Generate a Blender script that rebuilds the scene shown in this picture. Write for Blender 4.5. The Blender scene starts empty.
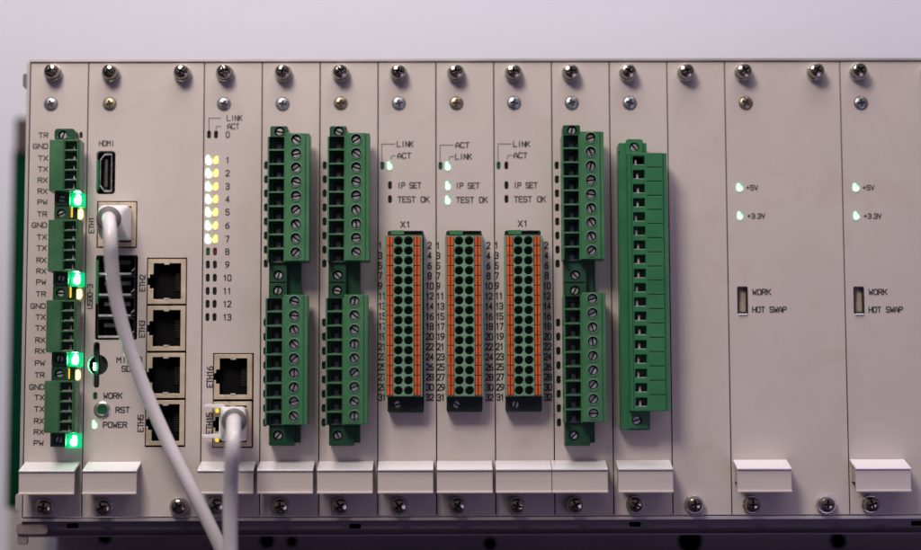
import bpy, bmesh, math, random
from mathutils import Matrix, Vector
random.seed(7)
S = 0.000284                      # one panel unit in metres (the module is 3U high)
PITCH, YAW, ROLL = 0.09246926, -0.00687602, -0.00325134
F = 1840.0
# ------------------------------------------------------------------ camera
scene = bpy.context.scene
cam_d = bpy.data.cameras.new('camera'); cam = bpy.data.objects.new('camera', cam_d)
scene.collection.objects.link(cam); scene.camera = cam
ROT = Matrix.Rotation(YAW, 3, 'Z') @ Matrix.Rotation(math.pi/2+PITCH, 3, 'X') @ Matrix.Rotation(ROLL, 3, 'Z')
cam.matrix_world = Matrix.Translation((0, -F*S, 0)) @ ROT.to_4x4()
cam_d.sensor_width = 36; cam_d.sensor_fit = 'HORIZONTAL'; cam_d.lens = F/921*36
cam_d.clip_start = 0.01; cam_d.clip_end = 50
cam_d.dof.use_dof = True; cam_d.dof.focus_distance = (F-14)*S; cam_d.dof.aperture_fstop = 3.2
# ------------------------------------------------------------------ world, lamps, exposure
w = bpy.data.worlds.new('World'); scene.world = w; w.use_nodes = True
wn = w.node_tree; bg = wn.nodes['Background']
tc = wn.nodes.new('ShaderNodeTexCoord'); sp = wn.nodes.new('ShaderNodeSeparateXYZ')
cr = wn.nodes.new('ShaderNodeValToRGB'); mr = wn.nodes.new('ShaderNodeMapRange')
wn.links.new(tc.outputs['Generated'], sp.inputs[0]); wn.links.new(sp.outputs['Z'], mr.inputs[0])
mr.inputs[1].default_value = -1; mr.inputs[2].default_value = 1
wn.links.new(mr.outputs[0], cr.inputs[0]); wn.links.new(cr.outputs[0], bg.inputs[0])
e = cr.color_ramp.elements
e[0].position = 0.3; e[0].color = (0.060, 0.045, 0.078, 1)
e[1].position = 0.75; e[1].color = (0.30, 0.27, 0.33, 1)
bg.inputs[1].default_value = 0.56
def lamp(name, loc, target, size, power, col, sizey=None):
    d = bpy.data.lights.new(name, 'AREA'); d.energy = power; d.color = col; d.shape = 'RECTANGLE'
    d.size = size; d.size_y = sizey or size
    o = bpy.data.objects.new(name, d); scene.collection.objects.link(o); o.location = loc
    o.rotation_euler = (Vector(target)-Vector(loc)).to_track_quat('-Z', 'Y').to_euler()
    return o
lamp('key_lamp', (-0.17, -0.42, 0.42), (-0.03, 0, 0.02), 0.17, 2.75, (1.0, 0.90, 0.80))
lamp('top_lamp', (0.02, -0.16, 0.60), (0.0, 0.0, 0), 0.55, 2.7, (1.0, 0.93, 0.96), 0.22)
lamp('wall_lamp', (0.0, -0.02, 0.55), (0.0, 0.14, 0.10), 0.9, 0.66, (0.97, 0.93, 1.0), 0.15)
lamp('violet_lamp', (0.30, -0.50, -0.12), (0.0, 0.0, -0.02), 0.25, 0.36, (0.66, 0.52, 1.0))
scene.view_settings.view_transform = 'Standard'; scene.view_settings.look = 'None'
scene.view_settings.exposure = -0.14; scene.view_settings.gamma = 1

def U(px, py, d=0.0):
    """photo position -> panel units (x, z) on the plane standing d units in front of the panels"""
    v = ROT @ Vector((px-460.5, -(py-275), -F))
    t = (F-d)/v.y
    return v.x*t, v.z*t
def UX(px, py, d=0): return U(px, py, d)[0]
def UZ(px, py, d=0): return U(px, py, d)[1]

# ------------------------------------------------------------------ materials
def mat(name, col, rough=0.5, metal=0.0, emit=None, es=0, spec=0.5, noise=0.0, nscale=60, bump=0.0, bscale=2500, bevel=0.0, coat=0, stretch=(1,1,1)):
    m = bpy.data.materials.new(name); m.use_nodes = True; nt = m.node_tree
    b = nt.nodes['Principled BSDF']
    b.inputs['Base Color'].default_value = (*col, 1); b.inputs['Roughness'].default_value = rough
    b.inputs['Metallic'].default_value = metal; b.inputs['Specular IOR Level'].default_value = spec
    b.inputs['Coat Weight'].default_value = coat
    if emit:
        b.inputs['Emission Color'].default_value = (*emit, 1); b.inputs['Emission Strength'].default_value = es
    geo = nt.nodes.new('ShaderNodeNewGeometry')
    mp = nt.nodes.new('ShaderNodeMapping'); mp.inputs['Scale'].default_value = stretch
    nt.links.new(geo.outputs['Position'], mp.inputs[0])
    if noise:
        n = nt.nodes.new('ShaderNodeTexNoise'); n.inputs['Scale'].default_value = nscale; n.inputs['Detail'].default_value = 5
        nt.links.new(mp.outputs[0], n.inputs['Vector'])
        r = nt.nodes.new('ShaderNodeMapRange'); r.inputs[1].default_value = 0.3; r.inputs[2].default_value = 0.7
        r.inputs[3].default_value = 1-noise; r.inputs[4].default_value = 1+noise*0.6
        nt.links.new(n.outputs[0], r.inputs[0])
        mx = nt.nodes.new('ShaderNodeVectorMath'); mx.operation = 'SCALE'; mx.inputs[0].default_value = col
        nt.links.new(r.outputs[0], mx.inputs['Scale']); nt.links.new(mx.outputs[0], b.inputs['Base Color'])
        r2 = nt.nodes.new('ShaderNodeMapRange'); r2.inputs[1].default_value = 0.3; r2.inputs[2].default_value = 0.7
        r2.inputs[3].default_value = max(0.03, rough-0.09); r2.inputs[4].default_value = min(1, rough+0.09)
        nt.links.new(n.outputs[0], r2.inputs[0]); nt.links.new(r2.outputs[0], b.inputs['Roughness'])
    last = None
    if bevel:
        bv = nt.nodes.new('ShaderNodeBevel'); bv.samples = 3; bv.inputs['Radius'].default_value = bevel*S; last = bv
    if bump:
        n2 = nt.nodes.new('ShaderNodeTexNoise'); n2.inputs['Scale'].default_value = bscale; n2.inputs['Detail'].default_value = 3
        nt.links.new(mp.outputs[0], n2.inputs['Vector'])
        bp = nt.nodes.new('ShaderNodeBump'); bp.inputs['Strength'].default_value = bump; bp.inputs['Distance'].default_value = 0.00006
        nt.links.new(n2.outputs[0], bp.inputs['Height'])
        if last: nt.links.new(last.outputs[0], bp.inputs['Normal'])
        last = bp
    if last: nt.links.new(last.outputs[0], b.inputs['Normal'])
    return m
M = {}
M['panel'] = mat('panel_paint', (0.520, 0.457, 0.438), 0.42, spec=0.45, noise=0.035, nscale=38, bump=0.10, bscale=1800, bevel=0.6)
def finish_paint(m):
    nt = m.node_tree; b = nt.nodes['Principled BSDF']; src = b.inputs['Base Color'].links[0].from_socket
    g = nt.nodes.new('ShaderNodeNewGeometry')
    a = nt.nodes.new('ShaderNodeTexNoise'); a.inputs['Scale'].default_value = 2600; a.inputs['Detail'].default_value = 2
    c = nt.nodes.new('ShaderNodeTexNoise'); c.inputs['Scale'].default_value = 75; c.inputs['Detail'].default_value = 6; c.inputs['Roughness'].default_value = 0.65; c.inputs['Distortion'].default_value = 0.6
    for n in (a, c): nt.links.new(g.outputs['Position'], n.inputs['Vector'])
    ra = nt.nodes.new('ShaderNodeMapRange'); ra.inputs[3].default_value = 0.93; ra.inputs[4].default_value = 1.07
    nt.links.new(a.outputs[0], ra.inputs[0])
    rc = nt.nodes.new('ShaderNodeMapRange'); rc.inputs[1].default_value = 0.52; rc.inputs[2].default_value = 0.74
    nt.links.new(c.outputs[0], rc.inputs[0])
    mx = nt.nodes.new('ShaderNodeMix'); mx.data_type = 'RGBA'; mx.blend_type = 'MULTIPLY'
    nt.links.new(rc.outputs[0], mx.inputs['Factor']); nt.links.new(src, mx.inputs['A']); mx.inputs['B'].default_value = (0.93, 0.90, 0.86, 1)
    sc = nt.nodes.new('ShaderNodeVectorMath'); sc.operation = 'SCALE'
    nt.links.new(mx.outputs['Result'], sc.inputs[0]); nt.links.new(ra.outputs[0], sc.inputs['Scale'])
    nt.links.new(sc.outputs[0], b.inputs['Base Color'])
finish_paint(M['panel'])
M['chassis'] = mat('chassis_metal', (0.46, 0.42, 0.42), 0.40, 0.35, noise=0.05, nscale=40, bump=0.1, bevel=0.5)
M['bracket'] = mat('dull_bracket_metal', (0.24, 0.19, 0.19), 0.5, 0.2, noise=0.15, nscale=50, bevel=1.2)
M['rail'] = mat('rail_metal', (0.145, 0.120, 0.150), 0.55, 0.1, noise=0.08, nscale=30)
M['dark'] = mat('dark_interior', (0.005, 0.005, 0.006), 0.8, spec=0.1, noise=0.2)
M['ink'] = mat('black_print', (0.018, 0.016, 0.018), 0.55, noise=0.1)
M['inkgrey'] = mat('grey_line_print', (0.09, 0.075, 0.075), 0.6, noise=0.1)
M['handle'] = mat('lit_aluminium', (0.93, 0.92, 0.95), 0.16, 0.30, noise=0.05, nscale=90, bump=0.35, bscale=260, bevel=0.5, stretch=(0.05,1,1))  # lamplight on the handle tops is put into this pale colour
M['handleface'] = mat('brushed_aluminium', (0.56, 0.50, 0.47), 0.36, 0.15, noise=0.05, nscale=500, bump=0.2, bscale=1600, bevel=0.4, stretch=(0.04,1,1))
M['chrome'] = mat('nickel_plated_steel', (0.36, 0.31, 0.26), 0.15, 1.0, noise=0.12, nscale=300, bevel=0.3)
M['sleeve'] = mat('screw_sleeve_metal', (0.62, 0.60, 0.57), 0.26, 0.9, noise=0.08, nscale=200, bevel=0.3)
M['flat'] = mat('zinc_screw', (0.42, 0.44, 0.46), 0.33, 0.9, noise=0.15, nscale=400)
M['recess_shade'] = mat('recess_shade_paint', (0.02, 0.016, 0.014), 0.6, noise=0.3)  # shade inside screw recesses, put into the colour of the cut faces
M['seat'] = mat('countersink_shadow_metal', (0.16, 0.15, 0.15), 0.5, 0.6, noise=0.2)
M['clamp'] = mat('wire_clamp_metal', (0.20, 0.21, 0.23), 0.4, 0.7, noise=0.3, nscale=900)
M['brass'] = mat('brass_tinted_screw', (0.36, 0.29, 0.20), 0.33, 0.85, noise=0.15, nscale=400)
M['steel'] = mat('clamp_steel', (0.60, 0.60, 0.61), 0.30, 0.75, noise=0.2, nscale=700)
M['green'] = mat('green_plastic', (0.044, 0.162, 0.070), 0.34, spec=0.5, noise=0.10, nscale=120, bump=0.08, bscale=5000, bevel=0.7)
M['greenb'] = mat('bright_green_plastic', (0.030, 0.160, 0.066), 0.32, spec=0.5, noise=0.10, nscale=120, bump=0.08, bscale=5000, bevel=0.7)
M['greeno'] = mat('olive_green_plastic', (0.042, 0.135, 0.060), 0.30, spec=0.5, noise=0.15, nscale=150, bump=0.08, bscale=5000, bevel=0.7)
M['greend'] = mat('dark_green_plastic', (0.011, 0.062, 0.030), 0.32, spec=0.5, noise=0.12, nscale=120, bevel=0.6)
M['greenp'] = mat('pale_green_plastic', (0.14, 0.27, 0.175), 0.34, spec=0.5, noise=0.10, nscale=200, bevel=0.6)
M['orange'] = mat('orange_plastic', (0.58, 0.10, 0.024), 0.36, noise=0.15, nscale=500, bevel=0.5)
M['gold'] = mat('jack_shell_metal', (0.68, 0.56, 0.42), 0.33, 0.42, noise=0.12, nscale=250, bevel=0.5)
M['black'] = mat('black_plastic', (0.010, 0.010, 0.011), 0.4, noise=0.2, bevel=0.4)
M['blackh'] = mat('black_green_plastic', (0.006, 0.016, 0.011), 0.35, noise=0.2, bevel=0.5)
M['shell'] = mat('port_shell_metal', (0.74, 0.73, 0.73), 0.28, 0.6, noise=0.1, nscale=400)
M['ledoff'] = mat('unlit_lens', (0.010, 0.016, 0.012), 0.25, noise=0.2)
M['leddim'] = mat('faint_green_lens', (0.01, 0.05, 0.02), 0.3, emit=(0.0, 0.5, 0.15), es=0.06)
M['leddimr'] = mat('faint_red_lens', (0.06, 0.01, 0.01), 0.3, emit=(0.5, 0.05, 0.02), es=0.09)
M['lightg'] = mat('lit_green_lens', (0.3, 0.6, 0.4), 0.3, emit=(0.16, 1.0, 0.42), es=45)
M['lightgw'] = mat('lit_pale_green_lens', (0.5, 0.7, 0.6), 0.3, emit=(0.32, 1.0, 0.46), es=2.1)
M['lightw'] = mat('lit_white_green_lens', (0.6, 0.7, 0.6), 0.3, emit=(0.80, 1.0, 0.60), es=5.0)
M['lighty'] = mat('lit_yellow_lens', (0.6, 0.5, 0.2), 0.3, emit=(1.0, 0.68, 0.14), es=1.9)
M['lightys'] = mat('lit_amber_lens', (0.6, 0.5, 0.2), 0.3, emit=(1.0, 0.66, 0.16), es=9)
M['ledyel'] = mat('amber_jack_lens', (0.55, 0.32, 0.02), 0.25, emit=(1.0, 0.6, 0.05), es=1.1)
M['cable'] = mat('white_cable_jacket', (0.60, 0.56, 0.585), 0.32, noise=0.04, nscale=60, bump=0.06, bscale=900, spec=0.5)
M['boot'] = mat('white_boot_plastic', (0.78, 0.76, 0.78), 0.34, noise=0.04, bevel=1.0)
M['bootg'] = mat('grey_boot_ring', (0.10, 0.095, 0.10), 0.45, noise=0.05, bevel=1.0)
M['wall'] = mat('wall_paint', (0.61, 0.605, 0.70), 0.8, noise=0.02, nscale=6)
M['table'] = mat('dark_table', (0.06, 0.042, 0.052), 0.6, noise=0.25, nscale=14)
M['rubber'] = mat('rubber', (0.006, 0.005, 0.006), 0.8, noise=0.2)
M['pcb'] = mat('green_board', (0.0005, 0.030, 0.014), 0.9, spec=0.05, noise=0.2)
M['brown'] = mat('brown_block', (0.030, 0.012, 0.012), 0.5, noise=0.2)
M['window'] = mat('switch_window', (0.36, 0.30, 0.22), 0.35, noise=0.25, nscale=160)
M['skirt'] = mat('dark_violet_sheet', (0.34, 0.26, 0.31), 0.55, noise=0.3, nscale=25)
M['glowg'] = mat('green_added_glow', (0.02, 0.25, 0.10), 0.25, emit=(0.0, 0.75, 0.28), es=0.8)  # lamp spill put into the colour of added glowing pieces
M['glowy'] = mat('amber_added_glow', (0.4, 0.22, 0.03), 0.25, emit=(1.0, 0.52, 0.06), es=1.6)
M['glowd'] = mat('dim_green_added_glow', (0.02, 0.12, 0.05), 0.3, emit=(0.0, 0.7, 0.2), es=0.10)
M['upy'] = mat('amber_lens_top', (0.5, 0.3, 0.05), 0.3, emit=(1.0, 0.50, 0.06), es=1.0)
M['upg'] = mat('green_lens_top', (0.1, 0.4, 0.2), 0.3, emit=(0.03, 0.55, 0.22), es=0.7)
M['tongue'] = mat('port_tongue', (0.05, 0.05, 0.055), 0.4, noise=0.3, nscale=300)

# ------------------------------------------------------------------ mesh builder (units; d = toward the viewer = -y)
class MB:
    def __init__(s): s.v = []; s.f = []; s.m = []
    def add(s, vs, fs, m=0):
        n = len(s.v); s.v += vs
        for f in fs: s.f.append([i+n for i in f]); s.m.append(m)
        return s
    def box(s, x0, x1, z0, z1, d0, d1, m=0):
        if x0 > x1: x0, x1 = x1, x0
        if z0 > z1: z0, z1 = z1, z0
        if d0 > d1: d0, d1 = d1, d0
        vs = [(x, -d, z) for d in (d1, d0) for z in (z0, z1) for x in (x0, x1)]
        return s.add(vs, [(0,1,3,2), (4,6,7,5), (0,4,5,1), (2,3,7,6), (0,2,6,4), (1,5,7,3)], m)
    def prism(s, pts, d0, d1, m=0):                  # polygon in x,z (counter-clockwise seen from the front)
        n = len(pts)
        vs = [(x, -d1, z) for x, z in pts] + [(x, -d0, z) for x, z in pts]
        fs = [tuple(range(n)), tuple(range(2*n-1, n-1, -1))] + [(i, i+n, (i+1) % n+n, (i+1) % n) for i in range(n)]
        return s.add(vs, fs, m)
    def rrect(s, cx, cz, w, h, r, d0, d1, m=0, n=4):
        pts = []
        r = min(r, w/2-1e-3, h/2-1e-3)
        for k, (sx, sz) in enumerate(((1, -1), (1, 1), (-1, 1), (-1, -1))):
            for i in range(n+1):
                a = math.radians(-90+90*k+90*i/n)
                pts.append((cx+sx*(w/2-r)+r*math.cos(a), cz+sz*(h/2-r)+r*math.sin(a)))
        return s.prism(pts, d0, d1, m)
    def cyl(s, cx, cz, r, d0, d1, n=24, m=0, r1=None):
        r1 = r if r1 is None else r1
        return s.lathe(cx, cz, [(0, d0), (r, d0), (r1, d1), (0, d1)], n, m)
    def lathe(s, cx, cz, prof, n=24, m=0):           # profile (r, d) from back to front, starts and ends at r = 0
        vs = []; fs = []
        idx = []
        for r, d in prof:
            if r < 1e-6: idx.append([len(vs)]); vs.append((cx, -d, cz))
            else:
                idx.append(list(range(len(vs), len(vs)+n)))
                vs += [(cx+r*math.cos(2*math.pi*i/n), -d, cz+r*math.sin(2*math.pi*i/n)) for i in range(n)]
        for a, b in zip(idx, idx[1:]):
            for i in range(n):
                j = (i+1) % n
                if len(a) == 1: fs.append((a[0], b[j], b[i]))
                elif len(b) == 1: fs.append((a[i], a[j], b[0]))
                else: fs.append((a[i], a[j], b[j], b[i]))
        return s.add(vs, fs, m)
    def xprism(s, pts, x0, x1, m=0):                 # profile (d, z) swept along x
        n = len(pts)
        vs = [(x0, -d, z) for d, z in pts] + [(x1, -d, z) for d, z in pts]
        fs = [tuple(range(n)), tuple(range(2*n-1, n-1, -1))] + [(i, i+n, (i+1) % n+n, (i+1) % n) for i in range(n)]
        return s.add(vs, fs, m)
    def tube(s, path, radii, n=24, m=0):
        pts = [Vector(p) for p in path]; vs = []; fs = []
        up = Vector((1, 0, 0))
        for i, p in enumerate(pts):
            t = (pts[min(i+1, len(pts)-1)]-pts[max(i-1, 0)]).normalized()
            a = (up - t*up.dot(t)).normalized(); b = t.cross(a)
            for k in range(n):
                an = 2*math.pi*k/n
                vs.append(tuple(p + (a*math.cos(an)+b*math.sin(an))*radii[i]))
        for i in range(len(pts)-1):
            for k in range(n):
                j = (k+1) % n
                fs.append((i*n+k, i*n+j, (i+1)*n+j, (i+1)*n+k))
        fs.append(tuple(range(n-1, -1, -1))); fs.append(tuple((len(pts)-1)*n+k for k in range(n)))
        return s.add(vs, fs, m)
    def mesh(s, name, mats, ang=38):
        me = bpy.data.meshes.new(name)
        me.from_pydata([(x*S, y*S, z*S) for x, y, z in s.v], [], s.f)
        for m in (mats if isinstance(mats, (list, tuple)) else [mats]): me.materials.append(M[m])
        me.polygons.foreach_set('material_index', s.m)
        bm = bmesh.new(); bm.from_mesh(me); bmesh.ops.recalc_face_normals(bm, faces=bm.faces); bm.to_mesh(me); bm.free()
        finish(me, ang)
        return me
def finish(me, ang=38):
    me.polygons.foreach_set('use_smooth', [True]*len(me.polygons)); me.set_sharp_from_angle(angle=math.radians(ang)); me.update()
def carve(me, cutter, name=None, inner=None):
    """cut real holes: mesh minus the cutter's solids"""
    if inner:
        me.materials.append(M[inner]); cutter.m = [len(me.materials)-1]*len(cutter.f)
        cme = cutter.mesh('cut', [me.materials[k].name and 'dark' for k in range(len(me.materials))])
    else: cme = cutter.mesh('cut', ['dark'])
    a = bpy.data.objects.new('a', me); b = bpy.data.objects.new('b', cme)
    scene.collection.objects.link(a); scene.collection.objects.link(b)
    md = a.modifiers.new('b', 'BOOLEAN'); md.operation = 'DIFFERENCE'; md.object = b; md.solver = 'EXACT'; md.use_self = True
    dg = bpy.context.evaluated_depsgraph_get(); dg.update()
    out = bpy.data.meshes.new_from_object(a.evaluated_get(dg)); out.name = name or me.name
    mats = list(me.materials); keep = [p.material_index for p in out.polygons]
    bpy.data.objects.remove(a); bm_ = b.data; bpy.data.objects.remove(b)
    out.materials.clear()
    for m in mats: out.materials.append(m)
    n = len(mats)
    for p, k in zip(out.polygons, keep): p.material_index = k if k < n else 0
    finish(out); return out
def link(name, me, parent=None, x=0, d=0, z=0, roty=0):
    o = bpy.data.objects.new(name, me); scene.collection.objects.link(o)
    o.parent = parent; o.location = (x*S, -d*S, z*S); o.rotation_euler = (0, roty, 0)
    return o
def thing(name, label, cat, x=0, d=0, z=0, group=None, me=None):
    o = bpy.data.objects.new(name, me); scene.collection.objects.link(o); o.location = (x*S, -d*S, z*S)
    o['label'] = label; o['category'] = cat
    if group: o['group'] = group
    return o
def struct(name, me):
    o = link(name, me); o['kind'] = 'structure'; return o
def copy_tree(o, parent=None):
    c = o.copy(); scene.collection.objects.link(c)
    if parent: c.parent = parent
    for ch in list(o.children): copy_tree(ch, c)
    return c

# ------------------------------------------------------------------ stroke lettering
G = {
 'A': [[(0,0),(0,3.6),(2,6),(4,3.6),(4,0)], [(0,2),(4,2)]], 'B': [[(0,0),(0,6),(3.2,6),(4,5),(4,4),(3.2,3.1),(0,3.1)], [(3.2,3.1),(4,2.2),(4,1),(3.2,0),(0,0)]],
 'C': [[(4,5),(3.2,6),(0.8,6),(0,5),(0,1),(0.8,0),(3.2,0),(4,1)]], 'D': [[(0,0),(0,6),(3,6),(4,5),(4,1),(3,0),(0,0)]],
 'E': [[(4,6),(0,6),(0,0),(4,0)], [(0,3.1),(3.2,3.1)]], 'G': [[(4,5),(3.2,6),(0.8,6),(0,5),(0,1),(0.8,0),(3.2,0),(4,1),(4,2.8),(2.2,2.8)]],
 'H': [[(0,0),(0,6)], [(4,0),(4,6)], [(0,3),(4,3)]], 'I': [[(2,0),(2,6)]], 'K': [[(0,0),(0,6)], [(4,6),(0.4,2.8)], [(1.3,3.6),(4,0)]],
 'L': [[(0,6),(0,0),(4,0)]], 'M': [[(0,0),(0,6),(2,3),(4,6),(4,0)]], 'N': [[(0,0),(0,6),(4,0),(4,6)]],
 'O': [[(0.8,0),(0,1),(0,5),(0.8,6),(3.2,6),(4,5),(4,1),(3.2,0),(0.8,0)]], 'P': [[(0,0),(0,6),(3.2,6),(4,5.2),(4,3.6),(3.2,2.8),(0,2.8)]],
 'R': [[(0,0),(0,6),(3.2,6),(4,5.2),(4,3.8),(3.2,3),(0,3)], [(1.8,3),(4,0)]], 'S': [[(4,5.2),(3.2,6),(0.8,6),(0,5.2),(0,3.8),(0.8,3.1),(3.2,2.9),(4,2.2),(4,0.8),(3.2,0),(0.8,0),(0,0.8)]],
 'T': [[(0,6),(4,6)], [(2,6),(2,0)]], 'U': [[(0,6),(0,1),(0.8,0),(3.2,0),(4,1),(4,6)]], 'V': [[(0,6),(2,0),(4,6)]],
 'W': [[(0,6),(0.7,0),(2,3.4),(3.3,0),(4,6)]], 'X': [[(0,0),(4,6)], [(0,6),(4,0)]],
 '0': [[(0.8,0),(0,1),(0,5),(0.8,6),(3.2,6),(4,5),(4,1),(3.2,0),(0.8,0)]], '1': [[(0.9,4.8),(2.2,6),(2.2,0)]],
 '2': [[(0,5),(0.8,6),(3.2,6),(4,5),(4,3.8),(0,0.2),(0,0),(4,0)]], '3': [[(0,5.2),(0.8,6),(3.2,6),(4,5.2),(4,3.8),(3.2,3.1),(1.2,3.1)], [(3.2,3.1),(4,2.3),(4,0.8),(3.2,0),(0.8,0),(0,0.8)]],
 '4': [[(3,0),(3,6),(0,1.6),(4,1.6)]], '5': [[(4,6),(0,6),(0,3.4),(3.2,3.4),(4,2.6),(4,0.8),(3.2,0),(0.8,0),(0,0.8)]],
 '6': [[(3.6,6),(1,5),(0,3.4),(0,0.8),(0.8,0),(3.2,0),(4,0.8),(4,2.4),(3.2,3.2),(0.4,3.2)]], '7': [[(0,6),(4,6),(1.6,0)]],
 '8': [[(0.8,3.1),(0,3.9),(0,5.2),(0.8,6),(3.2,6),(4,5.2),(4,3.9),(3.2,3.1),(0.8,3.1),(0,2.3),(0,0.8),(0.8,0),(3.2,0),(4,0.8),(4,2.3),(3.2,3.1)]],
 '9': [[(0.4,0),(3,1),(4,2.6),(4,5.2),(3.2,6),(0.8,6),(0,5.2),(0,3.6),(0.8,2.8),(3.6,2.8)]],
 '+': [[(0.3,3),(3.7,3)], [(2,1.3),(2,4.7)]], '-': [[(0.5,3),(3.5,3)]], '.': [[(1.7,0.1),(2.3,0.1)]], ' ': []}
def strokes(mb, lines, wd, d, m=0):
    for ln in lines:
        for (x0, z0), (x1, z1) in zip(ln, ln[1:]):
            L = math.hypot(x1-x0, z1-z0) or 1e-6; tx, tz = (x1-x0)/L*wd/2, (z1-z0)/L*wd/2
            a, b = (x0-tx*.8, z0-tz*.8), (x1+tx*.8, z1+tz*.8)
            d += 0.004
            mb.add([(a[0]+tz, -d, a[1]-tx), (b[0]+tz, -d, b[1]-tx), (b[0]-tz, -d, b[1]+tx), (a[0]-tz, -d, a[1]+tx)], [(0,1,2,3)], m)
def text(mb, s, x, z, h=5.2, wd=None, cw=None, vert=False, align='l', bold=1.0, m=0, d=0.25):
    """x: left edge (or right edge / centre), z: middle of the line; cw: width of one letter cell"""
    bold *= 1.0; wd = (wd or bold)*1.1; cw = cw or h*0.98; gw = cw*0.74; sx, sz = gw/4, h/6; wd = wd or bold
    adv = [cw*(0.5 if c == '.' else 1.0) for c in s]
    tot = sum(adv)-(cw-gw)
    x0 = {'l': 0, 'r': -tot, 'c': -tot/2}[align]
    for c, a in zip(s, adv):
        lines = [[(x0+px*sx, pz*sz-h/2) for px, pz in ln] for ln in G[c]]
        if vert: lines = [[(-pz, px) for px, pz in ln] for ln in lines]
        strokes(mb, [[(x+px, z+pz) for px, pz in ln] for ln in lines], wd, d, m)
        x0 += a
# ------------------------------------------------------------------ shared small parts
def cross_cut(r, w_, d0, d1, rot=0):
    h = w_/2; k = h*1.15
    pts = [(r, -h), (r, h), (k, k), (h, r), (-h, r), (-k, k), (-r, h), (-r, -h), (-k, -k), (-h, -r), (h, -r), (k, -k)]
    return MB().prism(pts, d0, d1)
def pan_head():
    mb = MB(); mb.lathe(0, 0, [(0, 6), (7.3, 6), (7.6, 9), (7.4, 13.0), (6.5, 14.7), (4.0, 15.8), (0, 16.1)], 32)
    return carve(mb.mesh('pan_head', ['chrome'], 50), cross_cut(4.7, 1.9, 11.4, 20), 'pan_head', 'recess_shade')
def sleeve(): return MB().lathe(0, 0, [(0, 0), (8.9, 0), (9.0, 2), (9.0, 6.4), (8.3, 7.2), (0, 7.2)], 32).mesh('sleeve', ['sleeve'])
def sleeve_big(): return MB().lathe(0, 0, [(0, 0), (9.6, 0), (9.8, 2), (9.8, 7), (9.0, 8), (0, 8)], 12).mesh('sleeve', ['sleeve'])
def flat_head(mt='flat'):
    mb = MB(); mb.lathe(0, 0, [(0, 0.05), (6.1, 0.05), (6.1, 1.1), (5.2, 1.7), (0, 1.9)], 28)
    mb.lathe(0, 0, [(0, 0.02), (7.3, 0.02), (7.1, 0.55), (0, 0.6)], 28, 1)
    return carve(mb.mesh('flat_head', [mt, 'seat']), cross_cut(3.9, 2.1, 0.7, 4), 'flat_head', 'recess_shade')
def slot_screw(r=4.5):
    mb = MB(); mb.lathe(0, 0, [(0, -3), (r, -3), (r, 0), (r*0.85, 0.7), (0, 0.8)], 24)
    return carve(mb.mesh('slotted_screw', ['steel']), MB().box(-r*1.2, r*1.2, -0.8, 0.8, -1.6, 3), 'slotted_screw', 'recess_shade')
PAN, SLV, SLVB, FLT, SLOT, SLOTS = pan_head(), sleeve(), sleeve_big(), flat_head(), slot_screw(4.2), slot_screw(3.8)
FLTB = flat_head('brass')
def captive_screw(parent, px, py, big=False, ox=0):
    x, z = U(px, py, 14)
    s = link('captive_screw', PAN, parent, x-ox, 0, z, random.uniform(-0.7, 0.7))
    link('screw_sleeve', SLVB if big else SLV, s, 0, 0, 0)
    return s
def flat_screw(parent, px, py, ox=0):
    x, z = U(px, py); return link('countersunk_screw', FLTB if int(px) in (340, 456, 745, 109) else FLT, parent, x-ox, 0, z, random.uniform(-0.5, 0.5))
LEDM = {}
def lens(parent, x, z, kind, w_=3.9, h=8.2):
    key = (kind, w_, h)
    if key not in LEDM:
        mb = MB()
        if kind.startswith('light'):
            mb.rrect(0, 0, w_-0.2, h-0.2, w_/2, -5, 0.5, n=5)
            mb.f.clear(); mb.v.clear(); mb.m.clear()
            sd = -1 if kind in ('lighty', 'lightys') else 1
            mb.rrect(0, -h*0.14, w_-0.2, h*0.68, w_/2, -5, 0.9, n=5)
            mb.rrect(-sd*w_*0.17, h*0.12, w_*0.55, h*0.7, w_/2, -5, 0.7, n=5)
            mb.rrect(0, 0, w_-0.2, h-0.2, w_/2, -5, -0.6, 1, n=5)
            LEDM[key] = mb.mesh('indicator_light', [kind, 'upy' if kind in ('lighty', 'lightys') else 'upg'])
        else: mb.rrect(0, -0.2, w_-0.3, h-0.4, w_/2, -5, -1.8, n=5)
        if key not in LEDM: LEDM[key] = mb.mesh('indicator_light', [kind])
    return link('indicator_light', LEDM[key], parent, x, 0, z)

# ------------------------------------------------------------------ SETTING: wall and table
struct('wall', MB().box(-4000, 4000, -1500, 4000, -420, -400).mesh('wall', ['wall']))
tx0 = UX(8, 543, -100)
struct('table', MB().box(tx0, 2600, -150, -126, -398, 4).mesh('table', ['table']))

# ------------------------------------------------------------------ SUBRACK
X0, P, ZT, ZB = -422.2, 58.65, 387.8, -69.6
XR = X0 + P*18
rack = thing('subrack', 'pale grey metal subrack holding the whole row of plug-in modules', 'equipment rack')
mb = MB(); mb.box(X0-1, XR+4, ZT+0.8, ZT+3.4, -170, 1.5)
link('top_rail', mb.mesh('top_rail', ['chassis']), rack)
mb = MB(); mb.box(X0-1, XR+4, ZB-4.2, ZB-1.1, -20, 2.2)
link('bottom_lip', mb.mesh('bottom_lip', ['chassis']), rack)
prof = [(-4, ZB-4.2), (-4.3, ZB-9.5), (-5.6, ZB-12.5), (-8.5, ZB-15), (-13, ZB-17), (-20, ZB-18.4), (-34, ZB-19)]
mb = MB(); mb.xprism(prof+[(d_-2.5, z_+1.5) for d_, z_ in reversed(prof)], X0-1, XR+4)
cut = MB()
for px, py in ((72.5, 526), (355, 526.5), (635, 524.5), (917, 523.5)):
    x, z = U(px, py, -4); cut.rrect(x, z, 11.6, 4.8, 1.2, -20, 5)
link('lower_rail', carve(mb.mesh('lower_rail', ['rail']), cut, None, 'dark'), rack)
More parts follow.
